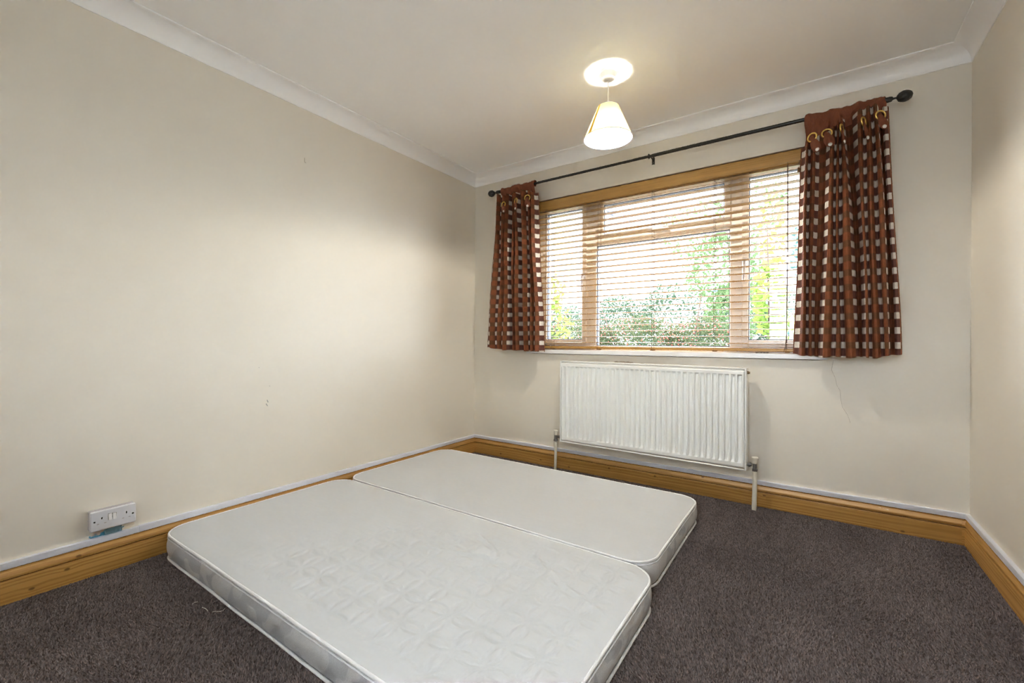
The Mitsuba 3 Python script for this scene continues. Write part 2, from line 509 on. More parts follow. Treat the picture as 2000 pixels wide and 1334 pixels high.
G = dict(l0=.678, l1=.986, m0=1.101, m1=2.008, r0=2.115, r1=2.402)
part(win, 'frame', cat(fbox(WX0, WX0 + .045, WZ0, WZ1), fbox(WX1 - .045, WX1, WZ0, WZ1), fbox(WX0 + .045, WX1 - .045, WZ0, .940), fbox(WX0 + .045, WX1 - .045, 2.035, WZ1)), 'frame_white')
part(win, 'mullion', fbox(1.016, G['m0'], .940, 2.035), 'frame_white')
part(win, 'mullion', fbox(G['m1'], 2.092, .940, 2.035), 'frame_white')
part(win, 'transom', fbox(G['m0'], G['m1'], 1.688, 1.722), 'frame_white')
for x0, x1, z0, z1, g, wd in ((.640, 1.022, .938, 2.037, (G['l0'], G['l1'], .985, 1.99), .037), (2.077, 2.440, .938, 2.037, (G['r0'], G['r1'], .983, 1.99), .037), (1.096, 2.014, 1.716, 2.037, (1.160, 1.976, 1.768, 1.985), .058)):
    a0, a1, b0, b1 = g
    sash = part(win, 'sash', cat(fbox(x0, a0, z0, z1, .088, .160), fbox(a1, x1, z0, z1, .088, .160), fbox(a0, a1, z0, b0, .088, .160), fbox(a0, a1, b1, z1, .088, .160)), 'frame_white')
    part(sash, 'gasket', rect_frame(a0 - .0005, a1 + .0005, b0 - .0005, b1 + .0005, .0045, .098, .125, 0), 'gasket', False, 'dark rubber glazing seal')
    part(sash, 'pane', grid(np.array([[[a0, .130, b0], [a0, .130, b1]], [[a1, .130, b0], [a1, .130, b1]]])), 'pane_glass', False)
part(win, 'gasket', rect_frame(G['m0'] - .0005, G['m1'] + .0005, .9395, 1.6885, .0045, .108, .135, 0), 'gasket', False, 'dark rubber glazing seal')
part(win, 'pane', grid(np.array([[[G['m0'], .138, .94], [G['m0'], .138, 1.688]], [[G['m1'], .138, .94], [G['m1'], .138, 1.688]]])), 'pane_glass', False)
for hx, s in ((1.004, -1), (2.094, 1)):
    hz = 1.455
    hd = part(win, 'handle', cat(box((hx - .013, .072, hz - .035), (hx + .013, .0885, hz + .035), .004), tube([(hx, .085, hz + .01), (hx, .052, hz + .01)], .008)), 'gloss_white')
    part(hd, 'lever', cat(tube([(hx, .052, hz + .012), (hx, .050, hz - .02), (hx - .004, .054, hz - .105)], [.009, .009, .007])), 'gloss_white')
tv = part(win, 'handle', cat(box((1.50, .072, 1.735), (1.57, .0885, 1.757), .004), tube([(1.535, .084, 1.746), (1.535, .055, 1.746), (1.535, .054, 1.746)], .008)), 'gloss_white')
part(tv, 'lever', tube([(1.535, .054, 1.746), (1.57, .052, 1.744), (1.64, .054, 1.740)], [.008, .008, .006]), 'gloss_white')
part(win, 'window_sill', cat(box((.562, -.034, SILL - .031), (2.510, 0.0, SILL), .004), box((WX0, -.001, SILL - .030), (WX1, FY0, SILL), 0)), 'sill_white', 25, 'glossy white window board')

# ------------------------------------------------------------------ blind
bl = thing('venetian_blind', 'honey-coloured wooden slatted blind hanging over the window, slats open', 'blind')
BX0, BX1, BY = .622, 2.458, .037
vz = [(.000, 1.994), (-.0045, 1.999), (-.006, 2.008), (-.006, 2.055), (-.004, 2.066), (.002, 2.070), (.010, 2.070), (.010, 1.994)]


def extrude_x(pr, x0, x1):
    pr = np.asarray(pr, float)
    n = len(pr)
    v = np.vstack([np.column_stack([np.full(n, x), pr]) for x in (x0, x1)])
    f = []
    for j in range(n):
        k = (j + 1) % n
        f += [[j, n + j, n + k], [j, n + k, k]]
    f += [[0, j, j + 1] for j in range(1, n - 1)] + [[n, n + j + 1, n + j] for j in range(1, n - 1)]
    m = trimesh.Trimesh(v, f, process=False)
    trimesh.repair.fix_normals(m)
    return m


part(bl, 'valance', extrude_x(vz, BX0, BX1), 'valance_wood', 30, 'deep wooden pelmet board')
part(bl, 'headrail', box((BX0 + .004, .012, 2.012), (BX1 - .004, .066, 2.068), .003), 'valance_wood')
sl = []
for s in range(9):
    a = (s / 8 - .5) * .050
    sl.append((BY + a, .0015 - .0022 * (2 * s / 8 - 1) ** 2))
sl = [(y, z + .0013) for y, z in sl] + [(y, z - .0013) for y, z in sl[::-1]]
slat_mesh = extrude_x(sl, BX0, BX1)
slat_ply = mikit.ply(slat_mesh, 'slat_wood', smooth=40)
Z_SL = list(1.943 - .04265 * np.arange(24)) + [1.9856]
for z in Z_SL:
    d = dict(slat_ply)
    d['to_world'] = T().translate([0, 0, float(z)])
    part(bl, 'slat', d, None)
part(bl, 'bottom_rail', box((BX0, BY - .026, .9150), (BX1, BY + .026, .9320), .004), 'valance_wood')
for lx in (.762, 1.150, 1.542, 1.930, 2.318):
    c = []
    for y in (BY - .0268, BY + .0268):
        c.append(tube([(lx, y, 2.015), (lx, y, 1.4), (lx, y, .913)], .0009, 5))
    for z in Z_SL:
        c.append(tube([(lx + .001, BY - .0268, z - .0022), (lx + .006, BY + .0268, z - .0022)], .0009, 5))
    part(bl, 'ladder_cord', cat(*c), 'cord_brown', True)
    part(bl, 'cord_clip', box((lx - .008, BY - .0275, .9095), (lx + .016, BY + .012, .9155), .002), 'tassel_wood')


def tassel(x, z, y=-.016, top=2.0, long=.026, wd=.0062):
    part(bl, 'pull_cord', tube([(x, y + .004, top), (x, y, (top + z) / 2), (x, y, z + long)], .0011, 6), 'cord_brown', True)
    part(bl, 'tassel', lathe([(0, 0), (wd, 0), (wd * 1.04, .002), (wd * .78, long - .004), (wd * .6, long), (0, long)], (x, y, z), sides=16), 'tassel_wood', 40)


tassel(.726, 1.452)
tassel(.734, 1.114, y=-.019)
tassel(2.374, 1.932, long=.028)
tassel(2.380, 1.226, y=-.019, long=.046, wd=.0105)
part(bl, 'pull_cord', tube([(2.322, -.014, 2.0), (2.323, -.016, 1.5), (2.321, -.016, 1.02), (2.314, -.014, .94), (2.305, -.012, .912)], .0018, 6), 'cord_brown', True)

# small black strip left on the window board
st = thing('catch_strip', 'small thin black strip lying on the white window sill near the right curtain', 'strip')
part(st, '', box((2.165, -.030, SILL + .0005), (2.232, -.022, SILL + .0045), .001), 'black_plastic')

# ------------------------------------------------------------------ curtain pole
ROD_Y, ROD_Z = -.098, 2.187
pole = thing('curtain_pole', 'black metal curtain pole with ball finials above the window', 'curtain pole')
part(pole, 'tube', tube([(.33, ROD_Y, ROD_Z), (1.58, ROD_Y, ROD_Z)], .0085, 18), 'pole_black', 40, 'thinner left tube')
part(pole, 'tube', tube([(1.575, ROD_Y, ROD_Z), (2.725, ROD_Y, ROD_Z)], .0105, 18), 'pole_black', 40)
for s, x0 in ((-1, .345), (1, 2.722)):
    part(pole, 'collar', lathe([(.0, 0), (.0125, 0), (.0135, .003), (.0135, .034), (.011, .042), (.005, .046), (.0045, .058), (.009, .060), (0, .062)], (x0, ROD_Y, ROD_Z), (s, 0, 0), 24), 'pole_black', 40)
    prof = [(.0001, .058)] + [(.0265 * math.sin(t), .058 + .031 - .031 * math.cos(t)) for t in np.linspace(.12, PI - .02, 22)]
    m = lathe(prof, (x0, ROD_Y, ROD_Z), (s, 0, 0), 40)
    m = m.subdivide()
    rel = m.vertices - np.array([x0 + s * .089, ROD_Y, ROD_Z])
    bump = meshkit.noise(rel * 190 + 40, 4)
    m.vertices = m.vertices + rel * (0.07 * (bump - .5))[:, None]
    part(pole, 'finial', m, 'pole_black', False, 'hammered black oval finial')
for bx in (.372, 1.553, 2.702):
    br = part(pole, 'bracket', cat(box((bx - .009, -.004, 2.166 if bx == 1.553 else 2.16), (bx + .009, -.0002, 2.215), .001), tube([(bx, -.003, 2.197), (bx, ROD_Y + .006, 2.197), (bx, ROD_Y, 2.187)], .0045, 10), torus((bx, ROD_Y, ROD_Z), (1, 0, 0), .0135, .0032)), 'pole_black')
    part(br, 'screw', cat(lathe([(0, 0), (.0035, 0), (.003, .0015), (0, .002)], (bx, -.004, 2.176), (0, -1, 0), 12)), 'valve_metal')

# ------------------------------------------------------------------ curtains
rng = np.random.default_rng(11)


def curtain(side, label, xb, xt, zb_fn, zt_pts, base_b, base_t, phase, sleeve_x, sleeve_low, signs, ring_spots):
    t = thing('curtain', label, 'curtain', 'pair of checked curtains')
    n = len(xb)
    xb, xt = np.array(xb), np.array(xt)
    half = PU / 2
    # nodes: pale column, rust column, pale column ...
    nodes_s = np.arange(2 * n - 1)
    jit = np.random.default_rng(int(phase * 100))
    jA, jB = jit.uniform(-.012, .016, n), jit.uniform(.9, 1.7, n)
    def nodes(xs, base, amp):
        X, Y = np.zeros(2 * n - 1), np.zeros(2 * n - 1)
        X[::2] = xs
        X[1::2] = (xs[:-1] + xs[1:]) / 2
        Y[::2] = base + jA
        for i in range(n - 1):
            dx = (xs[i + 1] - xs[i]) / 2
            Y[2 * i + 1] = base - signs[i] * amp * jB[i] * math.sqrt(max(half ** 2 - dx ** 2, .00025))
        return X, Y
    Xb, Yb = nodes(xb, base_b, 1.15)
    Xt, Yt = nodes(xt, base_t, .85)
    # hems beyond the outer pale columns
    fine = np.linspace(-.55, 2 * n - 2 + .55, (2 * n - 1) * 9)
    def curve(X, Y):
        k = np.concatenate([[-.55], nodes_s, [2 * n - 2 + .55]])
        x = np.concatenate([[X[0] - (.55 * half * .75)], X, [X[-1] + .55 * half * .75]])
        y = np.concatenate([[Y[0] + .006], Y, [Y[-1] + .006]])
        return PchipInterpolator(k, x)(fine), PchipInterpolator(k, y)(fine)
    cb, ct = curve(Xb, Yb), curve(Xt, Yt)
    nv = 90
    vs = np.linspace(0, 1, nv)
    zt = np.interp(ct[0], *zip(*zt_pts))
    P = np.zeros((len(fine), nv, 3))
    UV = np.zeros((len(fine), nv, 2))
    u = fine / 2 * PU
    for j, v in enumerate(vs):
        e = v ** 1.15
        x = cb[0] * (1 - e) + ct[0] * e
        y = cb[1] * (1 - e) + ct[1] * e
        zb = zb_fn(cb[0])
        z = zb * (1 - v) + zt * v
        y = y + .010 * np.sin(fine * 1.3 + 5 * v + phase) * (v * (1 - v)) * 2 + .006 * np.sin(fine * .5 + 9 * v + phase)
        x = x + .010 * np.sin(fine * .9 + 4.0 * v + phase) * (v * (1 - v)) * 2
        P[:, j] = np.stack([x, y, z], -1)
        UV[:, j] = np.stack([u, z - .957 + 0 * u], -1)
    m = grid(P)
    drape = part(t, 'drape', m, 'curtain_cloth', True, 'rust and brown checked cloth with cream squares', uv=UV.reshape(-1, 2))
    # plain sleeve gathered on the pole
    ns, nr = 150, 26
    xs = np.linspace(sleeve_x[0], sleeve_x[1], ns)
    S = np.zeros((ns, nr, 3))
    SU = np.zeros((ns, nr, 2))
    g = meshkit.noise(np.stack([xs * 38, xs * 0, xs * 0], -1), 7) + .5 * meshkit.noise(np.stack([xs * 95, xs * 0 + 4, xs * 0], -1), 8)
    g = (g - .75) * 1.0
    g2 = meshkit.noise(np.stack([xs * 70, xs * 0 + 2, xs * 0], -1), 17) - .5
    for i, x in enumerate(xs):
        low = np.interp(x, *zip(*sleeve_low))
        pts = []
        R0 = .0180 + .009 * g[i]
        for a in np.linspace(-.55 * PI, .5 * PI, 12):      # up the back, over the pole, down its front
            pts.append((ROD_Y + R0 * math.cos(a + PI / 2) * -1 if False else ROD_Y + R0 * math.sin(-a), ROD_Z + (R0 + (.006 * g[i] if a < 1 else 0)) * math.cos(a)))
        pts = [(ROD_Y + R0 * math.cos(b), ROD_Z + R0 * math.sin(b) * 1.15) for b in np.linspace(-.25 * PI, PI, 14)]
        y0, z0 = pts[-1]
        for q in np.linspace(0, 1, nr - 13)[1:]:
            pts.append((y0 + .012 * q + (.022 * g[i] + .020 * g2[i] * math.sin(q * PI)) * math.sin(q * PI * .8), z0 + (low - z0) * q))
        pts = np.array(pts[:nr])
        S[i, :, 0] = x + .004 * np.sin(np.arange(nr) * .5 + x * 80)
        S[i, :, 1:] = pts
        SU[i] = np.column_stack([np.full(nr, x * 1.6), np.linspace(0, .3, nr)])
    part(t, 'sleeve', grid(S), 'curtain_plain', True, 'plain rust-brown gathered heading', uv=SU.reshape(-1, 2))
    tree = cKDTree(P.reshape(-1, 3)[:, [0, 2]])
    V = P.reshape(-1, 3)
    def front(x, z, r=.020):
        i = tree.query_ball_point([x, z], r)
        return float(V[i, 1].min()) if i else base_t - .03
    for (rx, rz, bx, bz, tilt) in ring_spots:
        y = front(rx, rz, .03) - .004
        nrm = np.array([math.sin(tilt), -math.cos(tilt), .05])
        nrm /= np.linalg.norm(nrm)
        part(t, 'eyelet', torus((rx, y, rz), nrm, .0215, .0036), 'gold', True, 'gold eyelet ring')
        # tongue of plain cloth pulled through the ring and buttoned down
        yb = min(front(bx, bz, .02), y) - .004
        L = math.hypot(bx - rx, bz - rz)
        ks = np.linspace(0, 1, 16)
        Q = np.zeros((16, 9, 3))
        ex = np.array([math.cos(tilt), math.sin(tilt), 0])
        for i, k in enumerate(ks):
            kk = -.05 + 1.2 * k
            c = np.array([rx + (bx - rx) * kk, y - .006 + (yb - y) * kk - .010 * math.sin(k * PI), rz + (bz - rz) * kk])
            wd = .010 + .013 * math.sin(min(1.0, k / .62) * PI / 2) ** 1.5
            if k > .62:
                wd = .023 * math.sqrt(max(0.0, 1 - ((k - .62) / .385) ** 2)) + .001
            for j, w in enumerate(np.linspace(-1, 1, 9)):
                Q[i, j] = c + ex * wd * w + np.array([0, .007 * w * w - .003 * math.cos(w * PI * 1.5), 0])
        part(t, 'tab', grid(Q), 'curtain_plain', True, 'plain rust tongue of cloth', uv=np.column_stack([Q.reshape(-1, 3)[:, 0], Q.reshape(-1, 3)[:, 2]]))
        part(t, 'button', lathe([(0, .0035), (.0055, .0032), (.0085, .0018), (.0095, -.001), (.0085, -.003), (0, -.003)], (bx, yb - .0125, bz), nrm, 22), 'button_white', 40, 'round pale covered button')
    return t


curtain('right', 'wider rust and brown checked curtain at the right side of the window', [2.372, 2.418, 2.445, 2.475, 2.533, 2.572, 2.637, 2.660, 2.682, 2.733, 2.757, 2.785], [2.404, 2.425, 2.458, 2.510, 2.540, 2.553, 2.568, 2.616, 2.652, 2.680, 2.706, 2.730],
        lambda x: .893 + .022 * np.clip((x - 2.70) / .1, 0, 1) + .016 * np.clip((2.45 - x) / .08, 0, 1) ** 2 + .003 * np.sin(x * 60), [(2.35, 2.025), (2.411, 2.030), (2.467, 2.078), (2.530, 2.09), (2.545, 2.115), (2.575, 2.135), (2.62, 2.14), (2.68, 2.160), (2.735, 2.142)],
        -.122, -.132, .4, (2.404, 2.738), [(2.40, 2.03), (2.5, 2.05), (2.56, 2.09), (2.62, 2.105), (2.74, 2.115)], [1, 1, -1, 1, 1, 1, -1, 1, 1, 1, -1],
        [(2.436, 2.046, 2.458, 1.972, -.5), (2.499, 2.056, 2.513, 1.990, .1), (2.560, 2.060, 2.572, 1.985, 1.25), (2.648, 2.075, 2.664, 1.985, 1.1), (2.712, 2.085, 2.726, 2.02, .5)])
curtain('left', 'narrower rust and brown checked curtain at the left side of the window', [.235, .337, .406, .460, .500, .528, .577, .625, .660, .705, .762], [.361, .395, .449, .470, .490, .515, .545, .580, .628, .665, .705],
        lambda x: .920 - .022 * np.clip((x - .2) / .25, 0, 1) - .006 * np.clip((x - .6) / .1, 0, 1) + .003 * np.sin(x * 55), [(.34, 2.160), (.38, 2.14), (.419, 2.122), (.469, 2.128), (.59, 2.130), (.64, 2.135), (.688, 2.100), (.72, 2.10)],
        -.118, -.128, 2.1, (.362, .680), [(.36, 2.10), (.55, 2.09), (.68, 2.06)], [1, 1, 1, -1, 1, 1, -1, 1, 1, 1],
        [(.440, 2.042, .452, 1.985, -.3), (.556, 2.050, .562, 1.988, -.5), (.656, 2.058, .668, 1.992, .2)])

# ------------------------------------------------------------------ radiator
rad = thing('radiator', 'white ribbed panel radiator on the wall under the window', 'radiator')
RX0, RX1, RYF, RYB = .913, 2.130, -.125, -.050
ZB0, ZB1, ZT0, ZT1 = .231, .227, .827, .818
tilt = lambda x: (x - RX0) / (RX1 - RX0)
NF, FX0, FX1 = 35, .9475, 2.094
pitch = (FX1 - FX0) / (NF - 1)
nx, nz = NF * 14 + 30, 44
xs = np.linspace(RX0 + .0095, RX1 - .0095, nx)
zs = np.concatenate([np.linspace(0, .055, 12), np.linspace(.075, .925, 16), np.linspace(.945, 1, 16)])
ph = (xs - FX0) / pitch
dxf = (ph - np.round(ph)) * pitch
inr = (ph > -.5) & (ph < NF - .5)
ss = lambda a, b, x: (lambda t: t * t * (3 - 2 * t))(np.clip((x - a) / (b - a), 0, 1))
chan = np.where(inr, 1 - ss(.0075, .0125, np.abs(dxf)), 0)
P = np.zeros((nx, len(zs), 3))
for j, q in enumerate(zs):
    zz0, zz1 = ZB0 + .012, ZT0 - .014
    z = zz0 + (zz1 - zz0) * q
    hh = (zz1 - zz0)
    env = ss(.026, .040, q * hh) * (1 - ss(hh - .034, hh - .022, q * hh))
    edge = np.minimum(np.minimum(xs - xs[0], xs[-1] - xs), min(q, 1 - q) * hh)
    P[:, j, 0] = xs
    P[:, j, 1] = RYF + .0085 * chan * env + .006 * (1 - ss(0, .006, edge))
    P[:, j, 2] = z + (-.004 * (1 - q) - .009 * q) * tilt(xs)
part(rad, 'front_panel', grid(P)[0] if False else grid(P), 'radiator_white', 40, 'pressed front panel with vertical flutes')


def skew(m):
    m.vertices[:, 2] += -.0065 * (m.vertices[:, 0] - RX0) / (RX1 - RX0)
    return m


part(rad, 'side_panel', skew(box((RX0, RYF + .002, ZB0 - .001), (RX0 + .008, RYB, ZT0), .002)), 'radiator_white')
part(rad, 'side_panel', skew(box((RX1 - .008, RYF + .002, ZB0 - .001), (RX1, RYB, ZT0), .002)), 'radiator_white')
part(rad, 'bottom_edge', skew(box((RX0 + .008, RYF + .001, ZB0 - .001), (RX1 - .008, RYF + .012, ZB0 + .009), .003)), 'radiator_white')
gr = [box((RX0 + .008, RYF + .006, ZT0 - .008), (RX1 - .008, RYF + .018, ZT0 - .001), .002), box((RX0 + .008, RYB - .012, ZT0 - .008), (RX1 - .008, RYB, ZT0 - .001), .002)]
for x in np.arange(RX0 + .012, RX1 - .01, .0125):
    gr.append(box((x, RYF + .017, ZT0 - .006), (x + .0062, RYB - .011, ZT0 - .0015)))
part(rad, 'top_grille', skew(cat(*gr)), 'radiator_white')
part(rad, 'back_panel', skew(box((RX0 + .008, RYB - .018, ZB0 + .003), (RX1 - .008, RYB - .002, ZT0 - .012), .004)), 'radiator_white')
part(rad, 'core', skew(box((RX0 + .03, RYF + .022, ZB0 + .02), (RX1 - .03, RYB - .024, ZT0 - .02))), 'radiator_white')
for bx in (1.10, 1.94):
    part(rad, 'wall_bracket', box((bx - .015, RYB - .003, .30), (bx + .015, -.001, .76), .002), 'radiator_white')
bv = part(rad, 'bleed_valve', cat(lathe([(0, 0), (.009, 0), (.009, .008), (.006, .010), (.006, .016), (0, .016)], (RX1 - .002, -.088, .792), (1, 0, 0), 16)), 'brass_dark', 30, 'dark brass bleed valve')
for s, vx, dx0 in ((-1, .862, RX0), (1, 2.171, RX1)):
    vy, vz0 = -.088, .258
    part(rad, 'valve', cat(tube([(dx0, vy, vz0), (vx - s * .016, vy, vz0)], .0085, 14), lathe([(.0085, 0), (.014, .002), (.014, .012), (.0085, .014)], (dx0 + s * .007, vy, vz0), (s, 0, 0), 6),
                           tube([(vx, vy, vz0 - .030), (vx, vy, vz0 + .022)], .0115, 16), lathe([(.0115, 0), (.0155, .002), (.0155, .014), (.011, .017)], (vx, vy, vz0 - .036), (0, 0, 1), 6)), 'valve_metal', 30, 'tarnished metal valve')
    part(rad, 'valve_cap', lathe([(0, 0), (.0125, 0), (.0135, .004), (.0145, .024), (.0175, .027), (.0175, .034), (.015, .037), (0, .037)], (vx, vy, vz0 + .010), sides=20), 'pipe_white', 30, 'cream plastic valve cap')
    part(rad, 'pipe', tube([(vx, vy, vz0 - .030), (vx - .001, vy - .001, .1), (vx - .003, vy - .004, -.004)], .0125 if s > 0 else .010, 16), 'pipe_white', 40, 'cream painted pipe')

# ------------------------------------------------------------------ socket
so = thing('double_socket', 'white double plug socket on a surface box low on the left wall', 'socket')
SY0, SY1, SZ0, SZ1 = -2.4805, -2.3345, .186, .2675
part(so, 'back_box', box((0, SY0 + .001, SZ0 + .001), (.030, SY1 - .001, SZ1 - .001), .003), 'socket_box', 30, 'deep grey-white surface box')
part(so, 'front_plate', box((.0298, SY0, SZ0), (.0405, SY1, SZ1), .0035), 'socket_white', 30)
def rocker(y):
    return trimesh.convex.convex_hull(np.array([(x, y + sy * .0054, z) for sy in (-1, 1) for x, z in ((.0400, .2225), (.0400, .2466), (.0418, .2466), (.0462, .2225), (.0428, .238))]))


for y in (-2.419, -2.405):
    part(so, 'rocker_switch', rocker(y), 'rocker_white')
    part(so, 'rocker_shadow', box((.0403, y - .0066, .2213), (.0407, y + .0066, .2477)), 'shadow_dark', False, 'shadow painted round the rocker')  # flat dark slab standing in for the shade round each rocker
for y in (-2.467, -2.3455):
    part(so, 'screw', lathe([(0, 0), (.0036, 0), (.0034, .0008), (0, .0009)], (.0404, y, .2255), (1, 0, 0), 14), 'hole_black', 30, 'dark screw hole')
for yc in (-2.4445, -2.3665):
    part(so, 'pin_hole', box((.0402, yc - .0022, .2315), (.0408, yc + .0022, .2400)), 'hole_black', False, 'dark earth slot')
    for dy in (-.0115, .0105):
        part(so, 'pin_hole', box((.0402, yc + dy - .0034, .2125), (.0408, yc + dy + .0034, .2165)), 'socket_box', False, 'shuttered slot')
cd = [box((0, -2.4280, .148), (.006, -2.3950, .187), .0015)]
for y in np.linspace(-2.394, -2.376, 5):
    cd.append(tube([(.003, y, .148), (.003, y, .187)], .0032, 8))
part(so, 'cable_capping', cat(*cd), 'conduit', 30, 'teal painted cable capping under the box')

# ------------------------------------------------------------------ pendant lamp
LX, LY = 1.540, -.763
lamp = thing('pendant_lamp', 'lit pendant lamp with a pale cream cone shade hanging from the ceiling', 'lamp')
part(lamp, 'ceiling_rose', lathe([(.0545, H), (.0545, H - .004), (.050, H - .007), (.042, H - .008), (.041, H - .020), (.037, H - .030), (.026, H - .036), (.008, H - .039), (.004, H - .046), (0, H - .046)], (LX, LY, 0), sides=48), 'lamp_white', 25)
part(lamp, 'cord', tube([(LX, LY, H - .047), (LX, LY, 2.245)], .0032, 10), 'lamp_white', True, 'white flex')
part(lamp, 'lamp_holder', lathe([(0, 2.25), (.006, 2.25), (.0135, 2.235), (.0140, 2.20), (.0150, 2.195), (.0150, 2.17), (.0115, 2.155), (.0108, 2.125), (0.0001, 2.125)], (LX, LY, 0), sides=24), 'lamp_white', 40)
bz = 2.080
bulb = lathe([(0.0001, -.012)] + [(.012 * math.sin(t), -.012 * math.cos(t)) for t in np.linspace(.15, PI - .15, 12)] + [(0.0001, .012)], (LX, LY, bz), sides=24)
part(lamp, 'bulb_neck', lathe([(.0001, .046), (.0095, .046), (.0095, .030), (.006, .012), (.0001, .0115)], (LX, LY, bz), sides=20), 'lamp_white', True)
k = part(lamp, 'bulb', bulb, 'lamp_white', True, 'glowing bulb')
scene[k]['emitter'] = {'type': 'area', 'radiance': rgb(*BULB)}
th = np.linspace(0, 2 * PI, 65)
hz = np.linspace(0, 1, 6)
SR0, SR1, SZb, SZt = .127, .056, 2.050, 2.218
ring = np.array([[[LX + (SR0 + (SR1 - SR0) * h) * math.cos(a), LY + (SR0 + (SR1 - SR0) * h) * math.sin(a), SZb + (SZt - SZb) * h] for h in hz] for a in th])
sh = part(lamp, 'shade', grid(ring), 'shade_cloth', True, 'pale cream cone shade')
va = math.atan2(CAM[1] - LY, CAM[0] - LX)          # which way the seam looks: towards the room, turned to the left
a0 = va - math.radians(47)
tp = np.array([[[LX + (SR0 + (SR1 - SR0) * h + .0012) * math.cos(a), LY + (SR0 + (SR1 - SR0) * h + .0012) * math.sin(a), SZb + (SZt - SZb) * h] for h in hz] for a in np.linspace(a0 - .085, a0 + .085, 5)])
part(sh, 'seam_strip', grid(tp), 'shade_tape', True, 'amber glued seam')
part(sh, 'rim', torus((LX, LY, SZb), (0, 0, 1), SR0, .0016, 64, 6), 'lamp_white', True)
part(sh, 'rim', torus((LX, LY, SZt), (0, 0, 1), SR1, .0016, 48, 6), 'lamp_white', True)
part(sh, 'spider', cat(torus((LX, LY, 2.19), (0, 0, 1), .021, .0016, 24, 6), *[tube([(LX + .021 * math.cos(a), LY + .021 * math.sin(a), 2.19), (LX + SR1 * math.cos(a), LY + SR1 * math.sin(a), SZt - .001)], .0014, 6) for a in (.3, 2.39, 4.49)]), 'lamp_white', True)


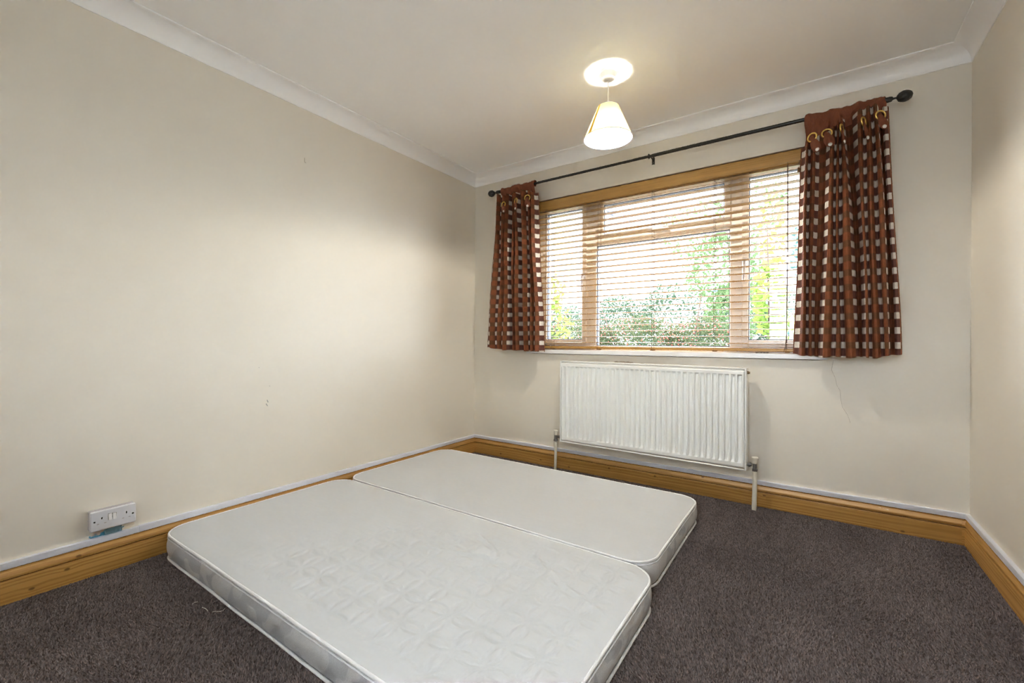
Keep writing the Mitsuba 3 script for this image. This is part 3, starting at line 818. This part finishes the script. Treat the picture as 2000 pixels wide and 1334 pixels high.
# ------------------------------------------------------------------ mattresses
def mattress(label, x0, x1, y0, y1, quilt, seed):
    t = thing('mattress', label, 'mattress')
    cx, cy, a, b, r, hgt = (x0 + x1) / 2, (y0 + y1) / 2, (x1 - x0) / 2, (y1 - y0) / 2, .105, .112
    step = .0036 if quilt else .011
    gx, gy = np.linspace(-a, a, int(2 * a / step)), np.linspace(-b, b, int(2 * b / step))
    X, Y = np.meshgrid(gx, gy, indexing='ij')
    cu, cw = np.clip((np.abs(X) - (a - r)) / r, 0, 1), np.clip((np.abs(Y) - (b - r)) / r, 0, 1)
    k = np.maximum(cu, cw) / np.maximum(np.hypot(cu, cw), 1e-9)
    corner = (cu > 0) & (cw > 0)
    U = np.where(corner, np.sign(X) * (a - r + cu * k * r), X)
    V = np.where(corner, np.sign(Y) * (b - r + cw * k * r), Y)
    ed = np.where(corner, r - np.hypot(np.abs(U) - a + r, np.abs(V) - b + r), np.minimum(a - np.abs(U), b - np.abs(V)))
    wx, wy = U + cx, V + cy
    wob = lambda s, f: meshkit.fbm(np.stack([wx * f, wy * f, wx * 0 + s], -1), 3, seed) - .5
    Z = hgt + .013 * (1 - np.exp(-ed / .035)) + .010 * wob(1.5, 2.2) * (1 - np.exp(-ed / .1))
    if quilt:
        PQ = .108
        qx, qy = (wx - .013) / PQ, (wy + .02) / PQ
        fade = ss(.55, 1.15, wx + .55 * (-1.75 - wy)) * ss(.035, .075, ed)
        near = (1 - .75 * ss(-1.62, -1.42, wy) * (1 - ss(1.25, 1.6, wx)))
        best = np.full(wx.shape, 9.0)
        puff = np.zeros(wx.shape)
        for di in (-1, 0, 1):
            for dj in (-1, 0, 1):
                dd = np.hypot(qx - (np.floor(qx) + .5 + di), qy - (np.floor(qy) + .5 + dj)) * PQ
                for R in (.0765, .0695):
                    best = np.minimum(best, np.abs(dd - R))
        Z += fade * near * (-.0032 * np.exp(-(best / .0028) ** 2) + .0022 * (1 - np.exp(-(best / .012) ** 2)))
        # creases in the loose cover
        for (p0, p1, hh, wd) in (((1.219, -1.456), (1.446, -1.600), .0040, .010), ((1.10, -1.700), (1.446, -1.606), .0045, .010), ((1.530, -1.492), (1.640, -1.560), .0045, .009), ((1.640, -1.560), (1.924, -1.700), .0040, .011),
                                 ((.839, -1.659), (.955, -1.642), -.0035, .016), ((1.518, -1.618), (1.640, -1.570), .0040, .009), ((1.640, -1.575), (1.80, -1.70), .0030, .010), ((1.35, -1.74), (1.62, -1.60), .0035, .010), ((1.64, -1.58), (1.74, -1.86), .0028, .012),
                                 ((1.30, -1.50), (1.40, -1.47), .0030, .010), ((1.14, -1.543), (1.30, -1.62), -.0030, .014), ((1.25, -1.66), (1.52, -1.63), -.0025, .012), ((1.70, -1.46), (1.86, -1.60), .0025, .010)):
            p0, p1 = np.array(p0), np.array(p1)
            d = p1 - p0
            L = np.hypot(*d)
            s = ((wx - p0[0]) * d[0] + (wy - p0[1]) * d[1]) / L ** 2
            off = ((wx - p0[0]) * d[1] - (wy - p0[1]) * d[0]) / L + .008 * np.sin(s * 5 + p0[0] * 9)
            Z += 1.9 * hh * np.exp(-(off / wd) ** 2) * ss(-.15, .3, s) * (1 - ss(.7, 1.15, s))
        Z += .0022 * (meshkit.fbm(np.stack([wx * 26, wy * 11, wx * 0 + 3], -1), 2, seed + 5) - .5)
    else:
        Z += .0016 * (meshkit.fbm(np.stack([wx * 7, wy * 16, wx * 0 + 3], -1), 2, seed + 5) - .5)
    part(t, 'top_panel', grid(np.stack([wx, wy, Z], -1)), 'mattress_top', True, 'quilted white cover' if quilt else 'smooth white cover')
    # outline
    out = []
    for (sx, sy, a0) in ((1, -1, -PI / 2), (1, 1, 0), (-1, 1, PI / 2), (-1, -1, PI)):
        for q in np.linspace(0, PI / 2, 12):
            out.append((cx + sx * (a - r) + r * math.cos(a0 + q), cy + sy * (b - r) + r * math.sin(a0 + q)))
    out = np.array(out + [out[0]])
    seg = np.hypot(*np.diff(out, axis=0).T)
    s = np.concatenate([[0], np.cumsum(seg)])
    su = np.linspace(0, s[-1], 260)
    ox, oy = np.interp(su, s, out[:, 0]), np.interp(su, s, out[:, 1])
    tn = np.gradient(np.stack([ox, oy], -1), axis=0)
    tn[0] = tn[-1] = tn[0] + tn[-1]
    nr = np.stack([tn[:, 1], -tn[:, 0]], -1) / np.hypot(tn[:, 0], tn[:, 1])[:, None]
    wav = .005 * (meshkit.noise(np.stack([ox * 4, oy * 4, ox * 0], -1), seed + 2) - .5)
    qs = np.linspace(0, 1, 12)
    S = np.zeros((260, 12, 3))
    for j, q in enumerate(qs):
        bul = .013 * math.sin(q * PI) ** .7 - .004
        S[:, j, 0], S[:, j, 1] = ox + nr[:, 0] * (bul + wav * math.sin(q * PI)), oy + nr[:, 1] * (bul + wav * math.sin(q * PI))
        S[:, j, 2] = .012 + (hgt - .014) * q
    part(t, 'side_border', grid(S), 'mattress_side', True, 'grey woven damask border', uv=np.column_stack([np.repeat(su, 12), np.tile(qs * .1, 260)]))
    part(t, 'underside', grid(np.stack([wx[::12, ::12], wy[::12, ::12], 0 * wx[::12, ::12] + .009], -1)), 'mattress_side', False)
    for z, off in ((hgt - .001, .001), (.0095, .002)):
        pp = np.stack([ox + nr[:, 0] * (off + wav * .6), oy + nr[:, 1] * (off + wav * .6), z + 0 * ox], -1)
        part(t, 'piping', tube(pp, .0047, 8, caps=False), 'mattress_piping', True, 'white tape edge')
    pp = np.stack([ox + nr[:, 0] * .004, oy + nr[:, 1] * .004, hgt - .0135 + 0 * ox], -1)
    part(t, 'piping', tube(pp, .0024, 6, caps=False), 'mattress_piping', True, 'white tape edge')
    return t


mattress('thin white mattress nearer the camera, lying on the carpet with a creased quilted cover', .033, 1.968, -2.243, -1.320, True, 3)
mattress('thin smooth white mattress on the carpet nearer the window and radiator', .036, 1.934, -1.298, -.412, False, 9)

# ------------------------------------------------------------------ loose threads on the carpet
for i, (pts, lab) in enumerate(((((.716, -2.262), (.722, -2.270), (.720, -2.279), (.708, -2.287), (.700, -2.296)), 'white curled thread on the carpet closest to the near mattress'), (((.640, -2.305), (.655, -2.302), (.672, -2.301), (.684, -2.303)), 'white straight thread on the carpet by the near mattress'),
                                (((.590, -2.300), (.584, -2.308), (.590, -2.318)), 'tiny white bent thread on the carpet furthest left'))):
    t = thing('thread', lab, 'thread')
    part(t, '', tube([(x, y, .0105) for x, y in pts], .0009, 6), 'lint', True)

# ------------------------------------------------------------------ carpet pile
SPC = .0046
gx, gy = np.meshgrid(np.arange(.018, W - .018, SPC), np.arange(-3.0, -.016, SPC), indexing='ij')
px, py = gx.ravel(), gy.ravel()
px = px + rng.uniform(-.5, .5, len(px)) * SPC
py = py + rng.uniform(-.5, .5, len(py)) * SPC
vis = ~((px > .08) & (px < 1.93) & (py > -2.20) & (py < -.46))
fr = (px - CAM[0]) * FWD[0] + (py - CAM[1]) * FWD[1]
lat = (px - CAM[0]) * .8233 + (py - CAM[1]) * .5675
vis &= (fr > .9) & (np.abs(lat) < fr * 1.25 + .15)
px, py = px[vis], py[vis]
n = len(px)
patch = meshkit.fbm(np.stack([px * 3, py * 3, px * 0], -1), 3, 5)
hgt = rng.uniform(.0055, .0095, n) * (.8 + .4 * patch)
lean = rng.normal(0, .0022, (n, 2)) + np.stack([.006 * (meshkit.noise(np.stack([px * 5, py * 5, px * 0], -1), 9) - .5), .006 * (meshkit.noise(np.stack([px * 5, py * 5, px * 0 + 9], -1), 9) - .5)], -1)
ang = rng.uniform(0, 2 * PI, n)
rad_ = rng.uniform(.0026, .0038, n)
verts = np.zeros((n, 4, 3))
for j in range(3):
    verts[:, j] = np.stack([px + rad_ * np.cos(ang + j * 2.094), py + rad_ * np.sin(ang + j * 2.094), np.full(n, -.004)], -1)
verts[:, 3] = np.stack([px + lean[:, 0], py + lean[:, 1], hgt - .004], -1)
idx = np.arange(n)[:, None] * 4
faces = np.concatenate([idx + np.array([[0, 1, 3]]), idx + np.array([[1, 2, 3]]), idx + np.array([[2, 0, 3]])], 0)
tone = np.clip(rng.normal(.45, .34, n), 0, 1)[:, None]
warm = rng.random(n)[:, None]
colr = (np.array([.060, .045, .040]) * (1 - tone) + np.array([.225, .180, .165]) * tone) * (1 + (warm - .5) * np.array([.15, 0, -.1]))
part('floor', 'carpet_pile', trimesh.Trimesh(verts.reshape(-1, 3), faces, process=False), 'carpet_tuft', False, 'dark brown mottled carpet pile', 'stuff', color=np.repeat(colr, 4, 0))


# ------------------------------------------------------------------ garden
def leaf_cloud(c, rad, n, size, rs, shell=.6, stretch=1.6, flat=.0):
    d = rs.normal(size=(n, 3))
    d /= np.linalg.norm(d, axis=1, keepdims=True)
    rr = rs.uniform(shell, 1.0, n) ** .8
    c = c + d * rr[:, None] * np.asarray(rad)
    a = rs.normal(size=(n, 3))
    a /= np.linalg.norm(a, axis=1, keepdims=True)
    b = np.cross(a, rs.normal(size=(n, 3)))
    b /= np.linalg.norm(b, axis=1, keepdims=True)
    up = np.cross(a, b)
    s = (size * rs.uniform(.6, 1.25, n))[:, None]
    v = np.stack([c - a * s * stretch / 2, c + b * s / 2 + up * s * .15, c + a * s * stretch / 2, c - b * s / 2 + up * s * .15], 1)
    i = np.arange(n)[:, None] * 4
    f = np.concatenate([i + np.array([[0, 1, 2]]), i + np.array([[0, 2, 3]])], 0)
    return trimesh.Trimesh(v.reshape(-1, 3), f, process=False)


GZ = -.25
rs = np.random.default_rng(21)


def bush(name, label, cat_, blobs, mat, leaf, stems, group=None, berries=None):
    t = thing(name, label, cat_, group)
    part(t, 'foliage', cat(*[leaf_cloud(np.array(c), r, n, leaf, rs) for c, r, n in blobs]), mat, False, None, 'stuff')
    for s in stems:
        part(t, 'stem', tube(s, np.linspace(.016, .006, len(s)), 7), 'bark', True)
    if berries:
        m = []
        ico = trimesh.creation.icosphere(subdivisions=0)
        for c, r, n, br in berries:
            d = rs.normal(size=(n, 3))
            d /= np.linalg.norm(d, axis=1, keepdims=True)
            for q in np.array(c) + d * np.asarray(r) * rs.uniform(.9, 1.05, (n, 1)):
                m.append((ico.vertices * br + q, ico.faces))
        part(t, 'berries', cat(*m), 'berry_red', True, 'clusters of red berries', 'stuff')
    return t


struct('garden_ground', 'unseen ground outside the window, made pale to bounce daylight')
part('garden_ground', '', box((-30, .30, GZ - .2), (30, 45, GZ)), 'bounce_ground', False)
bush('berry_hedge', 'low grey-green hedge dotted with red berries outside the middle of the window', 'hedge',
     [((-.5, 2.9, .72), (.8, .38, .60), 10400), ((.5, 2.9, .70), (.8, .38, .64), 12000), ((1.3, 2.85, .72), (.6, .38, .58), 8800), ((-1.6, 2.95, .75), (.7, .38, .66), 8000)], 'leaf_olive', .021,
     [[(.3, 2.9, GZ), (.25, 2.9, .7), (.0, 2.8, 1.42)], [(1.2, 2.8, GZ), (1.2, 2.75, .7), (1.33, 2.7, 1.55)]],
     berries=[((.5, 2.9, .70), (.78, .38, .60), 650, .0105), ((1.3, 2.85, .72), (.58, .38, .54), 420, .0105), ((-.5, 2.9, .72), (.78, .38, .56), 360, .0105)])
bush('broadleaf_shrub', 'lime green leafy shrub behind the left pane', 'shrub', [((-.30, 1.9, 1.12), (.30, .25, .38), 260), ((-.42, 2.0, 1.62), (.26, .2, .26), 150)], 'leaf_lime', .05, [[(-.28, 1.9, GZ), (-.32, 1.9, .9), (-.40, 1.95, 1.65)]])
bush('leafy_tree', 'light green young tree behind the right of the middle pane', 'tree', [((1.30, 4.3, 2.1), (.58, .4, .58), 1300), ((.90, 4.5, 2.8), (.58, .4, .48), 500), ((1.68, 4.4, 3.0), (.52, .4, .52), 400), ((1.52, 4.15, 1.42), (.44, .3, .44), 1000)], 'leaf_green', .045, [[(1.5, 4.3, GZ), (1.48, 4.3, 1.3), (1.35, 4.3, 3.0)]])
bush('broadleaf_shrub', 'yellow-green leafy shrub behind the right pane', 'shrub', [((2.05, 2.6, 1.45), (.17, .25, .42), 330), ((2.22, 2.7, 1.05), (.2, .25, .25), 200), ((2.05, 2.9, 2.25), (.15, .2, .5), 90)], 'leaf_lime', .062, [[(2.05, 2.7, GZ), (2.05, 2.7, .8), (2.02, 2.7, 2.3)]])
bush('conifer_tree', 'blue-green tree beyond the right pane near the right curtain', 'tree', [((2.75, 5.5, 2.3), (.62, .5, 1.1), 900), ((2.9, 6.0, 1.2), (.9, .5, .9), 900)], 'leaf_blue', .07, [[(2.9, 5.6, GZ), (2.9, 5.6, 1.5), (2.8, 5.6, 3.0)]])
bush('tall_hedge', 'pale grey-green hedge far down the garden', 'hedge', [((-4 + 1.6 * i, 9.5 + .3 * (i % 2), .9), (1.2, .6, 1.25 + .25 * (i % 3)), 5000) for i in range(8)], 'leaf_dark', .052, [[(-4 + 1.6 * i, 9.6, GZ), (-4 + 1.6 * i, 9.6, .4), (-4 + 1.6 * i, 9.6, 1.0)] for i in range(0, 8, 2)])


def house(label, x0, x1, y0, y1, eave, ridge, wins, gable):
    t = thing('neighbour_house', label, 'house')
    part(t, 'wall', box((x0, y0, GZ), (x1, y1, eave)), 'render_wall', False)
    o = .35
    xm, ym = (x0 + x1) / 2, (y0 + y1) / 2
    if gable:      # gable end faces us
        pts = np.array([(x0 - o, y0 - o, eave - .1), (x1 + o, y0 - o, eave - .1), (xm, y0 - o, ridge), (x0 - o, y1 + o, eave - .1), (x1 + o, y1 + o, eave - .1), (xm, y1 + o, ridge)])
        part(t, 'gable', trimesh.convex.convex_hull(np.array([(x0, y0, eave), (x1, y0, eave), (xm, y0, ridge - .25), (x0, y0 + .2, eave), (x1, y0 + .2, eave), (xm, y0 + .2, ridge - .25)])), 'render_wall', False)
        for s in (x0 - o, x1 + o):
            a, b = np.array([s, 0, eave - .1]), np.array([xm, 0, ridge])
            q = np.array([[a + (0, y0 - o, 0), b + (0, y0 - o, 0)], [a + (0, y1 + o, 0), b + (0, y1 + o, 0)]])
            th_ = np.array([0, 0, .15])
            m = trimesh.convex.convex_hull(np.vstack([q.reshape(-1, 3), q.reshape(-1, 3) + th_]))
            part(t, 'roof', m, 'roof_grey', False)
            part(t, 'barge_board', trimesh.convex.convex_hull(np.vstack([q[0] + (0, -.04, -.10), q[0] + (0, -.04, .16), q[0] + (0, -.005, -.10), q[0] + (0, -.005, .16)])), 'fascia_blue', False, 'dark blue barge board')
    else:
        rf = np.array([(x0 - o, y0 - o, eave), (x1 + o, y0 - o, eave), (x0 - o, y1 + o, eave), (x1 + o, y1 + o, eave), (x0 + 1.0, ym, ridge), (x1 - 1.0, ym, ridge)])
        part(t, 'roof', trimesh.convex.convex_hull(rf), 'roof_grey', False)
        part(t, 'gutter', box((x0 - o, y0 - o - .1, eave - .1), (x1 + o, y0 - o, eave + .02), .02), 'fascia_blue', False, 'dark blue gutter')
    for (a, b, c, d) in wins:
        w = part(t, 'window', cat(box((a, y0 - .05, c), (b, y0 + .01, c + .08)), box((a, y0 - .05, d - .08), (b, y0 + .01, d)), box((a, y0 - .05, c), (a + .08, y0 + .01, d)), box((b - .08, y0 - .05, c), (b, y0 + .01, d)), box(((a + b) / 2 - .04, y0 - .05, c), ((a + b) / 2 + .04, y0 + .01, d))), 'gloss_white', False)
        part(w, 'pane', box((a + .02, y0 - .03, c + .02), (b - .02, y0 - .01, d - .02)), 'fascia_blue', False)
    return t


house('pale house with a low grey roof seen through the right pane', -1.2, 3.2, 19.0, 25.0, 3.35, 4.75, [(.4, 1.5, 1.6, 2.9)], False)
house('gabled house roof with blue barge boards high in the upper middle pane', -9.4, -3.75, 14.0, 20.0, 5.65, 8.1, [(-7.6, -6.2, 3.4, 4.8)], True)
